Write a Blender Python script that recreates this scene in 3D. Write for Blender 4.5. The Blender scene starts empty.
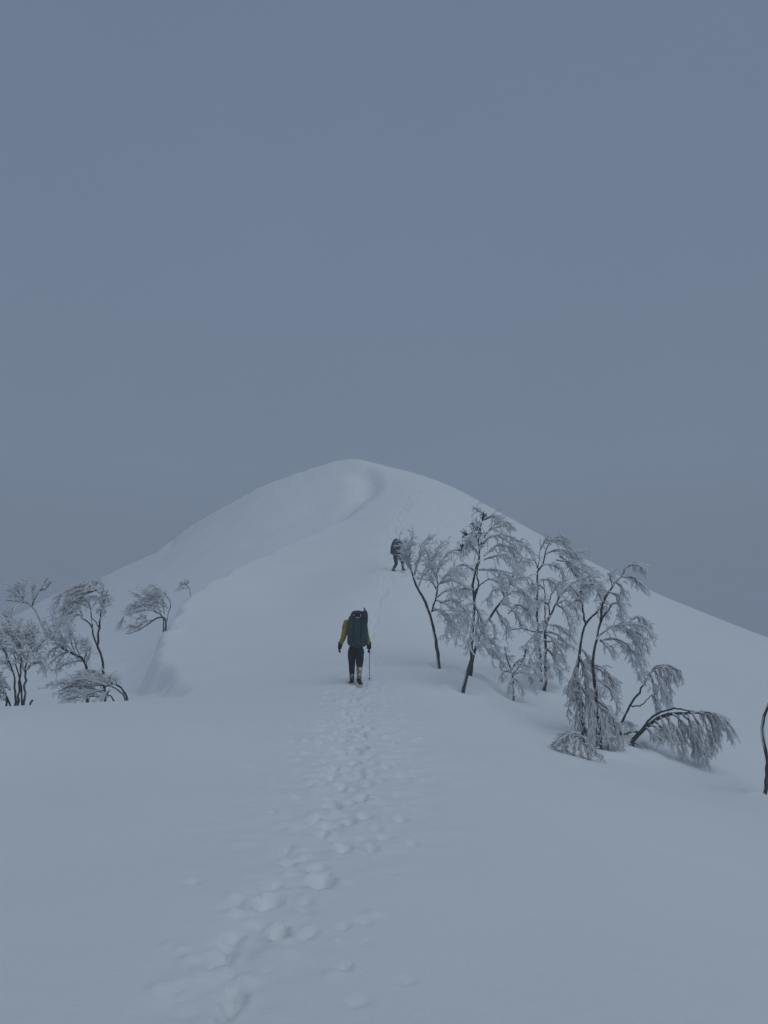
import bpy, bmesh, math, random
import numpy as np
from mathutils import Vector, Matrix
random.seed(7)
rng = np.random.default_rng(11)
scene = bpy.context.scene
COL = scene.collection
PI = math.pi

# ------------------------------------------------------------------ camera
FPX = 800.0
PITCH = math.atan(138.0 / FPX)
cam_d = bpy.data.cameras.new('camera')
cam = bpy.data.objects.new('camera', cam_d); COL.objects.link(cam)
cam.location = (0, 0, 0); cam.rotation_euler = (PI / 2 + PITCH, 0, 0)
cam_d.sensor_fit = 'VERTICAL'; cam_d.sensor_height = 24.0; cam_d.sensor_width = 18.0
cam_d.lens = 24.0 * FPX / 1024.0
cam_d.clip_start = 0.05; cam_d.clip_end = 3000
scene.camera = cam
CP, SP = math.cos(PITCH), math.sin(PITCH)

def ray(px, py):
    a = (px - 384.0) / FPX; b = (512.0 - py) / FPX
    return np.array([a, CP - b * SP, SP + b * CP])
def P(px, py, d):
    """world point seen at that pixel, d metres ahead of the camera"""
    r = ray(px, py)
    return r * (d / r[1])

# ------------------------------------------------------------------ materials
def mat(name, base, rough=0.8, spec=0.3, noise=None, bump=None):
    m = bpy.data.materials.new(name); m.use_nodes = True
    nt = m.node_tree; b = nt.nodes['Principled BSDF']
    b.inputs['Base Color'].default_value = (*base, 1); b.inputs['Roughness'].default_value = rough
    b.inputs['Specular IOR Level'].default_value = spec
    tc = nt.nodes.new('ShaderNodeTexCoord')
    if noise:
        col2, scale, lo, hi = noise
        n = nt.nodes.new('ShaderNodeTexNoise'); n.inputs['Scale'].default_value = scale; n.inputs['Detail'].default_value = 6
        nt.links.new(tc.outputs['Object'], n.inputs['Vector'])
        r = nt.nodes.new('ShaderNodeValToRGB'); r.color_ramp.elements[0].position = lo; r.color_ramp.elements[1].position = hi
        r.color_ramp.elements[0].color = (*base, 1); r.color_ramp.elements[1].color = (*col2, 1)
        nt.links.new(n.outputs['Fac'], r.inputs['Fac']); nt.links.new(r.outputs['Color'], b.inputs['Base Color'])
    if bump:
        scale, dist = bump
        n = nt.nodes.new('ShaderNodeTexNoise'); n.inputs['Scale'].default_value = scale; n.inputs['Detail'].default_value = 8
        nt.links.new(tc.outputs['Object'], n.inputs['Vector'])
        bp = nt.nodes.new('ShaderNodeBump'); bp.inputs['Distance'].default_value = dist; bp.inputs['Strength'].default_value = 1
        nt.links.new(n.outputs['Fac'], bp.inputs['Height']); nt.links.new(bp.outputs['Normal'], b.inputs['Normal'])
    return m

def snow_mat():
    m = bpy.data.materials.new('snow'); m.use_nodes = True
    nt = m.node_tree; b = nt.nodes['Principled BSDF']; L = nt.links.new
    b.inputs['Roughness'].default_value = 0.75; b.inputs['Specular IOR Level'].default_value = 0.25
    tc = nt.nodes.new('ShaderNodeTexCoord')
    n = nt.nodes.new('ShaderNodeTexNoise'); n.inputs['Scale'].default_value = 0.35; n.inputs['Detail'].default_value = 7
    L(tc.outputs['Object'], n.inputs['Vector'])
    r = nt.nodes.new('ShaderNodeValToRGB')
    r.color_ramp.elements[0].position = 0.3; r.color_ramp.elements[0].color = (0.80, 0.825, 0.84, 1)
    r.color_ramp.elements[1].position = 0.7; r.color_ramp.elements[1].color = (0.84, 0.855, 0.87, 1)
    L(n.outputs['Fac'], r.inputs['Fac']); L(r.outputs['Color'], b.inputs['Base Color'])
    # wind-packed crust: stretched ripples plus fine grain
    mp = nt.nodes.new('ShaderNodeMapping'); mp.inputs['Scale'].default_value = (0.7, 1.7, 1.0); mp.inputs['Rotation'].default_value = (0, 0, 0.15)
    L(tc.outputs['Object'], mp.inputs['Vector'])
    n1 = nt.nodes.new('ShaderNodeTexNoise'); n1.inputs['Scale'].default_value = 1.6; n1.inputs['Detail'].default_value = 5
    L(mp.outputs['Vector'], n1.inputs['Vector'])
    n2 = nt.nodes.new('ShaderNodeTexNoise'); n2.inputs['Scale'].default_value = 22; n2.inputs['Detail'].default_value = 6; n2.inputs['Roughness'].default_value = 0.7
    L(tc.outputs['Object'], n2.inputs['Vector'])
    b1 = nt.nodes.new('ShaderNodeBump'); b1.inputs['Distance'].default_value = 0.009; L(n1.outputs['Fac'], b1.inputs['Height'])
    b2 = nt.nodes.new('ShaderNodeBump'); b2.inputs['Distance'].default_value = 0.006; L(n2.outputs['Fac'], b2.inputs['Height'])
    L(b1.outputs['Normal'], b2.inputs['Normal']); L(b2.outputs['Normal'], b.inputs['Normal'])
    return m

M_SNOW = snow_mat()
M_BARK = mat('birch_bark', (0.040, 0.036, 0.034), 0.9, 0.2, ((0.10, 0.095, 0.09), 9, 0.45, 0.75), (30, 0.01))
M_TWIG = mat('twig_bark', (0.13, 0.118, 0.122), 0.9, 0.2)
M_DARK = mat('bare_dark_bark', (0.022, 0.020, 0.020), 0.9, 0.2)
M_RIME = mat('rime', (0.93, 0.935, 0.95), 0.8, 0.2, ((0.96, 0.965, 0.975), 6, 0.4, 0.65), (60, 0.004))
_nt = M_RIME.node_tree; _tr = _nt.nodes.new('ShaderNodeBsdfTranslucent'); _tr.inputs['Color'].default_value = (.96, .965, .98, 1)
_mx = _nt.nodes.new('ShaderNodeMixShader'); _mx.inputs['Fac'].default_value = .58
_nt.links.new(_nt.nodes['Principled BSDF'].outputs['BSDF'], _mx.inputs[1]); _nt.links.new(_tr.outputs['BSDF'], _mx.inputs[2])
_nt.links.new(_mx.outputs['Shader'], _nt.nodes['Material Output'].inputs['Surface'])

# ------------------------------------------------------------------ terrain
def warp(x, y):
    yy = np.maximum(y, -2.0)
    return np.stack([np.clip(x / (yy + 7.0), -1.6, 1.6) * 2.2, np.log(np.minimum(yy, 300.0) + 7.0)], -1)
class TPS:
    def __init__(s, pts, lam=2e-4):
        pts = np.array(pts, float)
        s.c = warp(pts[:, 0], pts[:, 1]); n = len(pts)
        K = s.k(s.c, s.c) + lam * np.eye(n)
        Q = np.hstack([np.ones((n, 1)), s.c])
        A = np.block([[K, Q], [Q.T, np.zeros((3, 3))]])
        # heights are fitted relative to the distance so that near and far ground weigh alike
        w = pts[:, 2] / (np.maximum(pts[:, 1], 0) + 7.0)
        s.w = np.linalg.solve(A, np.concatenate([w, np.zeros(3)]))
    def k(s, a, b):
        d2 = ((a[:, None, :] - b[None, :, :]) ** 2).sum(-1)
        return 0.5 * d2 * np.log(d2 + 1e-12)
    def __call__(s, x, y):
        x = np.asarray(x, float); y = np.asarray(y, float); sh = x.shape
        q = warp(x.ravel(), y.ravel()); out = np.empty(len(q))
        for i in range(0, len(q), 20000):
            c = q[i:i + 20000]
            out[i:i + 20000] = s.k(c, s.c) @ s.w[:-3] + s.w[-3] + c @ s.w[-2:]
        return (out * (np.maximum(y.ravel(), 0) + 7.0)).reshape(sh)

B_PIX = [  # the ridge the path follows, with the whole right face
 (0,1024,3.8),(384,1024,3.85),(768,1024,4.5),(-250,1024,3.9),(1000,1024,5.5),
 (0,850,6.6),(180,850,6.6),(384,850,6.7),(576,850,7.6),(768,890,8.2),(1000,900,9.5),
 (0,760,10.2),(180,760,10.3),(384,760,10.5),(480,765,11.2),(576,785,11.5),(680,800,12.5),
 (-250,735,11),(0,717,12.5),(180,715,13.6),(384,720,14),
 (-250,712,14),(0,705.5,15),(100,701,16.2),(178,695,18.3),(280,690,19),(357,685,18.7),(420,684,19.5),
 (160,672,23),(152,655,26),(160,630,30),(185,600,36),(230,572,45),(290,545,58),(345,520,72),(375,500,84),(384,484,93),(381,468,102),
 (345,458.5,106),(300,472,109),(260,487,112),(220,508,116),(185,530,121),(160,552,127),(130,566,136),(100,582,148),(60,594,166),(30,613,182),(0,629,200),(-150,650,230),
 (280,655,25),(384,655,24),(340,610,33),(384,600,35),(290,600,38),(395,571,40.5),(350,560,48),(420,540,58),(400,510,72),(410,485,90),(362,461,107),(380,465,107),(400,471,107),
 (430,482,107),(480,509,106),(560,550,103),(640,589,101),(700,614,99),(768,640,98),(900,690,98),(1000,725,98),
 (437,668,22),(461,692,19.5),(471,677,21),(512,693,21.5),(545,687,23),(582,738,18.6),(600,748,17.9),(620,733,19.2),(630,745,18.4),(762,796,15.5),
 (700,785,16.5),(900,850,14.5),(480,640,33),(560,650,38),(640,690,33),(700,715,30),(768,735,30),(900,790,30),
 (480,560,62),(560,590,68),(640,625,68),(768,670,68),(900,720,68),(520,620,48),(600,650,48),(700,680,48),
]
B_pts = [tuple(P(*q)) for q in B_PIX]
B_pts += [(0,0,-1.62),(-4,0,-1.72),(4,0,-2.2),(12,0,-4.6),(-14,0,-2.2),(20,10,-8),(-14,12,-2.2)]
for (px, py, d) in [(345,460.5,106),(260,484,112),(185,526,121),(130,562,136),(60,591,166),(0,624,200),(400,466,107),(430,478,107),(480,500,106),(560,541,103),(640,582,101),(768,636.5,98),(900,690,98),(-150,650,230)]:
    q = P(px, py, d)
    for f, g in ((1.14, 0.035), (1.5, 0.2)):
        B_pts.append((q[0] * f, q[1] * f, q[2] - g * q[1]))
BS = TPS(B_pts)
F_PIX = [  # the wind-scoured bowl left of the ridge
 (345,470.5,102),(300,480,106),(260,493,109),(220,515,113),(185,535,118),(160,553,124),(376,482,97),(368,497,89),
 (130,564,134),(100,577,147),(60,591.5,166),(30,608.5,182),(0,624.5,200),(-150,650,230),
 (350,492,93),(320,505,92),(280,525,89),(240,547,86),(200,572,80),(160,600,70),(120,630,56),(100,660,44),(60,690,34),(60,650,58),(60,615,120),
 (100,600,105),(150,568,112),(20,640,105),(0,662,58),(-150,680,60),(-150,665,120)]
F_pts = [tuple(P(*q)) for q in F_PIX]
def PD(px, d, z): return ((px - 384) / FPX * d * 1.0, d, z)
F_pts += [PD(-150,22,-2.2),PD(-250,34,-3.0),PD(185,38,0.3),PD(230,47,3.2),PD(290,60,6.9),PD(345,74,11.0),PD(0,14,-1.7),PD(-200,13,-2.2),PD(120,16,-1.8)]
F_pts += [tuple(P(*q)) for q in [(150,702,20),(150,696,24),(150,691,28),(150,683,34),(100,706,21),(100,697,27),(60,704,24),(0,710,22),(185,694,22),(175,690,26),(175,668,32)]]
FS = TPS(F_pts)
EDGE = [(-900,13.0),(-250,13.8),(-100,14.2),(0,15.0),(60,15.6),(110,16.3),(150,17.2),(178,18.3),(186,19.0),(189,20.2),(183,21.6),(170,23.6),(160,26),(163,29),(172,32.5),(189,36.8),(205,41),(230,46),(258,52),(290,59),(345,73),(368,81),(379,87),(384.5,93),(383,99),(375,103),(345,106),(300,108.6),(260,111.6),(220,115.6),(185,120.6),(160,126.6),(130,136),(100,148),(60,166),(0,200),(-150,230),(-900,240)]
POLY = np.array([((px - 384) / FPX * d * 1.0, d) for px, d in EDGE])
# correct for pitch: x = a * depth along the axis
for i, (px, d) in enumerate(EDGE):
    z = float(BS(POLY[i, 0], d)); POLY[i, 0] = (px - 384) / FPX * (d * CP + z * SP)

def lattice(seed, n=256):
    return np.random.default_rng(seed).random((n, n))
LAT = [lattice(100 + i) for i in range(8)]
def vnoise(x, y, i=0):
    L = LAT[i % 8]; n = L.shape[0]
    xi = np.floor(x).astype(int); yi = np.floor(y).astype(int); fx = x - xi; fy = y - yi
    fx = fx * fx * fx * (fx * (fx * 6 - 15) + 10); fy = fy * fy * fy * (fy * (fy * 6 - 15) + 10)
    a = L[xi % n, yi % n]; b = L[(xi + 1) % n, yi % n]; c = L[xi % n, (yi + 1) % n]; e = L[(xi + 1) % n, (yi + 1) % n]
    return (a * (1 - fx) + b * fx) * (1 - fy) + (c * (1 - fx) + e * fx) * fy - 0.5
def fbm(x, y, s, o=4, i=0, g=0.5):
    r = 0; a = 1
    for k in range(o):
        r = r + a * vnoise(x * s + 17.3 * k, y * s + 5.1 * k, i + k); a *= g; s *= 2.03
    return r

def bowl_weight(x, y):
    sh = np.shape(x); x = np.ravel(x); y = np.ravel(y)
    x = x + np.interp(y, [14, 19, 36, 45], [0, .35, .4, 0]) * fbm(x, y, .6, 2, 6) + 0.012 * np.clip(np.abs(y), 0, 60) * fbm(x, y, 0.3, 2, 3); 
    best = np.full(x.shape, 1e9); inside = np.zeros(x.shape, bool)
    n = len(POLY)
    for k in range(n):
        a = POLY[k]; b = POLY[(k + 1) % n]; e = b - a; l2 = e @ e
        t = np.clip(((x - a[0]) * e[0] + (y - a[1]) * e[1]) / l2, 0, 1)
        d2 = (x - a[0] - t * e[0]) ** 2 + (y - a[1] - t * e[1]) ** 2
        best = np.minimum(best, d2)
        c = (a[1] > y) != (b[1] > y)
        with np.errstate(divide='ignore', invalid='ignore'):
            xc = a[0] + (y - a[1]) * e[0] / (e[1] if e[1] else 1e-9)
        inside ^= c & (x < xc)
    s = np.sqrt(best) * np.where(inside, 1, -1)
    w = np.interp(y, [0, 15, 17.5, 19, 30, 36, 50, 80, 90], [2.5, 2.2, 1.0, .5, .55, .75, 1.8, 3.0, 1.6])
    t = np.clip((s + 0.2 * w) / (1.2 * w), 0, 1)
    return (1 - (1 - t) ** 2 * (1 + 2 * t)).reshape(sh) if False else (t * t * (3 - 2 * t)).reshape(sh)

RIMP = POLY[21:31]
def RIM(x, y):
    m = np.interp(y, [84, 92, 124, 140], [0, 1, 1, 0]); best = np.full(np.shape(x), 1e9)
    if not np.any(m > 0): return 0.0
    for a, b in zip(RIMP[:-1], RIMP[1:]):
        e = b - a; t = np.clip(((x - a[0]) * e[0] + (y - a[1]) * e[1]) / (e @ e), 0, 1)
        c = a[0] + t * e[0]; d = a[1] + t * e[1]; n = np.array([-e[1], e[0]]) / np.linalg.norm(e)
        s = (x - c) * n[0] + (y - d) * n[1]; dd = np.hypot(x - c, y - d)
        best = np.where(dd < np.abs(best), np.where(s < 0, -dd, dd), best)
    s = best
    return m * 1.0 * np.exp(-((s - 2.2) / 1.5) ** 2)
def base_height(x, y):
    x = np.asarray(x, float); y = np.asarray(y, float)
    b = BS(x, y); f = FS(x, y); w = bowl_weight(x, y)
    f = np.minimum(f, b + 0.0)
    z = b * (1 - w) + f * w
    z = z - RIM(x, y)
    z = z - 0.3 * np.maximum(y - 230, 0) - 0.3 * np.maximum(np.abs(x) - 150, 0)
    return np.maximum(z, -60 - 0.05 * np.hypot(x, y))
def hit(px, py, dmin=2.5, dmax=260):
    """ground point seen at that pixel"""
    r = ray(px, py); ds = dmin * (dmax / dmin) ** np.linspace(0, 1, 900)
    z = base_height(r[0] / r[1] * ds, ds); below = z > r[2] / r[1] * ds
    k = int(np.argmax(below)) if below.any() else len(ds) - 1
    d0, d1 = ds[max(k - 1, 0)], ds[k]
    dd = np.linspace(d0, d1, 20); z = base_height(r[0] / r[1] * dd, dd)
    k = int(np.argmax(z > r[2] / r[1] * dd)); return np.array([r[0] / r[1] * dd[k], dd[k], z[k]])

# ---- the path: boot holes of earlier walkers
prints = []   # x, y, heading, half width, half length, depth, rim
def resample(pl, step):
    pl = np.array(pl, float); seg = np.hypot(*np.diff(pl[:, :2], axis=0).T); s = np.concatenate([[0], np.cumsum(seg)])
    t = np.arange(0, s[-1], step); return np.stack([np.interp(t, s, pl[:, 0]), np.interp(t, s, pl[:, 1])], 1)
PATH_PIX = [(150,1120),(180,1060),(222,985),(262,930),(300,880),(330,835),(345,800),(348,770),(350,735),(354,705),(357,688)]
path = [hit(*p, dmin=1.5)[:2] for p in PATH_PIX]
PATH_UP = [(357,688),(362,655),(372,620),(385,592),(393,572)]
path_up = [hit(*p)[:2] for p in PATH_UP]
PATH_TOP = [(395,571),(396,545),(400,522),(408,500),(424,486),(420,475)]
path_top = [hit(*p)[:2] for p in PATH_TOP]
pr = random.Random(5); DS = 0.62
def steps(pl, stride, off, w, l, dep, jit):
    q = resample(pl, stride)
    for i in range(len(q) - 1):
        h = math.atan2(q[i + 1][1] - q[i][1], q[i + 1][0] - q[i][0]); sgn = 1 if i % 2 else -1
        nx, ny = -math.sin(h), math.cos(h)
        prints.append((q[i][0] + nx * off * sgn + pr.gauss(0, jit), q[i][1] + ny * off * sgn + pr.gauss(0, jit), h + pr.gauss(0, .12),
                       w * pr.uniform(.7, 1.15), l * pr.uniform(.85, 1.3), DS * dep * pr.uniform(.5, 1.2)))
steps(path, .46, .11, .062, .115, .17, .03)
steps(path, .52, .15, .055, .10, .08, .12)
steps(path[3:], .50, .20, .06, .10, .07, .10)
steps([(x + .42, y) for x, y in path[5:]], .40, .20, .055, .10, .07, .12)
steps(path_up, .42, .11, .09, .19, .11, .04)
steps([(x + .3, y) for x, y in path_up], .55, .12, .09, .17, .05, .12)
steps(path_top, .9, .22, .22, .34, .34, .2)
steps([(x + 1.6 + .02 * y, y) for x, y in path_top[1:]], .9, .3, .20, .32, .28, .6)
for px, py, w, l, dep in [(250,767,.03,.05,.03),(272,811,.04,.05,.035),(345,966,.03,.045,.05),(343,925,.035,.05,.03),(407,978,.03,.05,.02),
                      (251,879,.02,.03,.02),(393,873,.02,.02,.03),(366,848,.02,.02,.03),(289,762,.02,.04,.02),(579,763,.07,.12,.04),(606,771,.06,.10,.04),(375,797,.05,.07,.03),(358,1000,.04,.07,.02)]:
    q = hit(px, py); prints.append((q[0], q[1], pr.uniform(0, 3), w, l, dep))

q = hit(356.2, 681.5)
for dx, dy in ((-.105, .14), (.068, -.17)): prints.append((q[0] + dx, q[1] + dy, PI / 2, .085, .19, .10))
def axis(core0, core1, st, growth, lo, hi):
    a = list(np.arange(core0, core1, st)); s = st; v = a[-1]
    while v < hi: s *= growth; v += s; a.append(v)
    s = st; v = a[0]; pre = []
    while v > lo: s *= growth; v -= s; pre.append(v)
    return np.array(pre[::-1] + a)
XS = axis(-1.9, 1.2, 0.03, 1.016, -390, 390)
YS = np.concatenate([axis(3.2, 13.5, 0.034, 1.25, -45, 13.5)[:], []])
v = YS[-1]; s = .034; ext = []
while v < 395: s = s * 1.0125; v += s; ext.append(v)
YS = np.concatenate([YS[YS <= YS.max()], ext]); YS = np.unique(YS)
GX, GY = np.meshgrid(XS, YS)
GZ = base_height(GX, GY)
# wind relief
dist = np.hypot(GX, GY)
GZ += 0.035 * fbm(GX, GY, 0.22, 3, 1) + 0.010 * fbm(GX * 0.8, GY * 1.2, 1.1, 3, 2) + 0.30 * np.clip((GY - 30) / 60, 0, 1) * fbm(GX, GY, 0.05, 3, 4)
GZ += 0.14 * np.clip((bowl_weight(GX, GY) * 4), 0, 1) * fbm(GX, GY, 0.45, 3, 5) * np.clip((GY - 14) / 8, 0, 1)
# trodden band
def band(pl, half, amp, sc):
    pl = np.array(pl); best = np.full(GX.shape, 1e9)
    lo = pl.min(0) - half * 3; hi = pl.max(0) + half * 3
    ix = np.where((XS > lo[0]) & (XS < hi[0]))[0]; iy = np.where((YS > lo[1]) & (YS < hi[1]))[0]
    sl = (slice(iy[0], iy[-1] + 1), slice(ix[0], ix[-1] + 1))
    x = GX[sl]; y = GY[sl]; best = np.full(x.shape, 1e9)
    for a, b in zip(pl[:-1], pl[1:]):
        e = b - a; t = np.clip(((x - a[0]) * e[0] + (y - a[1]) * e[1]) / (e @ e), 0, 1)
        best = np.minimum(best, np.hypot(x - a[0] - t * e[0], y - a[1] - t * e[1]))
    m = np.exp(-(best / half) ** 2)
    GZ[sl] += m * (amp * fbm(x, y, sc, 4, 6, 0.6) - 0.5 * amp)
band(path, .28, .03, 5.0); band(path[5:], .9, .03, 4.5); band([(x + .8, y) for x, y in path[7:]], .6, .03, 4.0); band(path_up, .7, .06, 2.6); band(path_top, 1.6, .10, 1.3)
for (x, y, h, w, l, dep) in prints:
    r = l * 2.6
    ix = np.where((XS > x - r) & (XS < x + r))[0]; iy = np.where((YS > y - r) & (YS < y + r))[0]
    if len(ix) < 2 or len(iy) < 2: continue
    sl = (slice(iy[0], iy[-1] + 1), slice(ix[0], ix[-1] + 1))
    X = GX[sl] - x; Y = GY[sl] - y
    u = (X * math.cos(h) + Y * math.sin(h)) / l; v_ = (-X * math.sin(h) + Y * math.cos(h)) / w
    u = u + 0.3 * vnoise(X * 9 + x * 7, Y * 9, 2); v_ = v_ + 0.35 * vnoise(X * 9, Y * 9 + y * 5, 3)
    q = np.sqrt(u * u + v_ * v_)
    GZ[sl] += -dep * (0.55 + 0.45 * np.clip((u + 1) / 2, 0, 1)) / (1 + np.exp((q - 1) * 9)) + 0.12 * dep * np.exp(-((q - 1.4) / .25) ** 2) * np.clip(1 + vnoise(X * 14 + x, Y * 14, 4) * 3, 0, 2)

cr_ = random.Random(3)
for pl, n, wd in ((path, 260, .32), (path[6:], 160, .5), (path_up, 120, .6)):
    q = resample(pl, .05)
    for _ in range(n):
        c = q[cr_.randrange(len(q))]; x = c[0] + cr_.gauss(0, wd); y = c[1] + cr_.gauss(0, .1); rad = cr_.uniform(.015, .045) * (1 + .03 * y)
        j = np.where((XS > x - 2 * rad) & (XS < x + 2 * rad))[0]; i = np.where((YS > y - 2 * rad) & (YS < y + 2 * rad))[0]
        if len(j) < 1 or len(i) < 1: continue
        sl = (slice(i[0], i[-1] + 1), slice(j[0], j[-1] + 1))
        GZ[sl] += rad * cr_.choice([-.7, .7, .6]) * np.exp(-((GX[sl] - x) ** 2 + (GY[sl] - y) ** 2) / rad ** 2)
for _ in range(12):
    q = P(cr_.gauss(166, 7), 675, cr_.uniform(20.5, 25)); x, y = q[0], q[1]; rad = cr_.uniform(.05, .16)
    sl = (slice(*np.searchsorted(YS, [y - 2 * rad, y + 2 * rad])), slice(*np.searchsorted(XS, [x - 2 * rad, x + 2 * rad])))
    GZ[sl] += rad * cr_.choice([-.8, .8]) * np.exp(-((GX[sl] - x) ** 2 + (GY[sl] - y) ** 2) / rad ** 2)
# scoured wells and small drifts round the tree feet
for px, d in [(438.7,22),(461,19.6),(471,21.2),(512.6,20.6),(543.6,22.6),(541,23.4),(582,18.6),(600,17.7),(619.5,19),(629.5,18.4),(762,15.6),(166,30),(131,18.4)]:
    x, y = (px - 384) / FPX * d * CP, d
    sl = (slice(*np.searchsorted(YS, [y - 1.2, y + 1.2])), slice(*np.searchsorted(XS, [x - 1.2, x + 1.2])))
    X = GX[sl] - x; Y = GY[sl] - y; q = np.hypot(X, Y) * (1 + .5 * vnoise(X * 3 + x, Y * 3, 5))
    GZ[sl] += -.10 * np.exp(-(q / .16) ** 2) + .07 * np.exp(-((q - .42) / .2) ** 2) * (1 + 1.2 * vnoise(X * 2 + y, Y * 2, 6))
def ground_z(x, y):
    j = int(np.clip(np.searchsorted(XS, x), 1, len(XS) - 1)); i = int(np.clip(np.searchsorted(YS, y), 1, len(YS) - 1))
    fx = (x - XS[j - 1]) / (XS[j] - XS[j - 1]); fy = (y - YS[i - 1]) / (YS[i] - YS[i - 1])
    return float((GZ[i-1, j-1] * (1 - fx) + GZ[i-1, j] * fx) * (1 - fy) + (GZ[i, j-1] * (1 - fx) + GZ[i, j] * fx) * fy)

def np_mesh(name, V, F, material, smooth=True):
    V = np.ascontiguousarray(V, dtype=np.float32); F = np.ascontiguousarray(F, dtype=np.int32)
    me = bpy.data.meshes.new(name); k = F.shape[1]
    me.vertices.add(len(V)); me.vertices.foreach_set('co', V.ravel())
    me.loops.add(F.size); me.loops.foreach_set('vertex_index', F.ravel())
    me.polygons.add(len(F)); me.polygons.foreach_set('loop_start', np.arange(0, F.size, k, dtype=np.int32))
    me.update(calc_edges=True)
    me.polygons.foreach_set('use_smooth', np.full(len(F), smooth)); me.materials.append(material); me.update()
    return me
ny, nx = GX.shape
idx = np.arange(nx * ny).reshape(ny, nx)
Fq = np.stack([idx[:-1, :-1], idx[:-1, 1:], idx[1:, 1:], idx[1:, :-1]], -1).reshape(-1, 4)
snow = bpy.data.objects.new('snow_ground', np_mesh('snow_ground', np.stack([GX, GY, GZ], -1).reshape(-1, 3), Fq, M_SNOW))
COL.objects.link(snow); snow['kind'] = 'structure'
snow['label'] = 'snow-covered ridge with a trodden line of boot prints rising to a rounded summit'

# ------------------------------------------------------------------ tubes
def tubes(paths, radii, sides=4):
    """paths (N,K,3), radii (N,K) -> V, F for N open tubes"""
    Pn = np.asarray(paths, float); R = np.asarray(radii, float); N, K, _ = Pn.shape
    T = np.gradient(Pn, axis=1); T /= np.linalg.norm(T, axis=2, keepdims=True) + 1e-9
    up = np.where(np.abs(T[..., 2:3]) > 0.9, np.array([1., 0, 0]), np.array([0, 0, 1.]))
    up = np.broadcast_to(up[:, :1], T.shape)
    A = np.cross(T, up); A /= np.linalg.norm(A, axis=2, keepdims=True) + 1e-9
    Bv = np.cross(T, A)
    an = np.linspace(0, 2 * PI, sides, endpoint=False)
    V = Pn[:, :, None, :] + R[:, :, None, None] * (A[:, :, None, :] * np.cos(an)[None, None, :, None] + Bv[:, :, None, :] * np.sin(an)[None, None, :, None])
    ix = np.arange(N * K * sides).reshape(N, K, sides); nx_ = np.roll(ix, -1, axis=2)
    F = np.stack([ix[:, :-1], nx_[:, :-1], nx_[:, 1:], ix[:, 1:]], -1).reshape(-1, 4)
    return V.reshape(-1, 3), F
def join(parts):
    Vs, Fs, o = [], [], 0
    for V, F in parts:
        Vs.append(V); Fs.append(F + o); o += len(V)
    return np.concatenate(Vs), np.concatenate(Fs)
def smooth_path(pts, n):
    pts = np.array(pts, float); m = len(pts)
    if m == 2: return pts[0] + (pts[1] - pts[0]) * np.linspace(0, 1, n)[:, None]
    seg = np.linalg.norm(np.diff(pts, axis=0), axis=1); s = np.concatenate([[0], np.cumsum(seg)]) / seg.sum()
    t = np.linspace(0, 1, n); out = np.empty((n, 3))
    tg = np.gradient(pts, s, axis=0)
    for c in range(n):
        k = min(int(np.searchsorted(s, t[c], 'right')) - 1, m - 2); h = s[k + 1] - s[k]; u = (t[c] - s[k]) / h
        out[c] = (2*u**3-3*u**2+1)*pts[k] + (u**3-2*u**2+u)*h*tg[k] + (-2*u**3+3*u**2)*pts[k+1] + (u**3-u**2)*h*tg[k+1]
    return out
def unit(v): return v / (np.linalg.norm(v, axis=-1, keepdims=True) + 1e-9)

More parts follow.
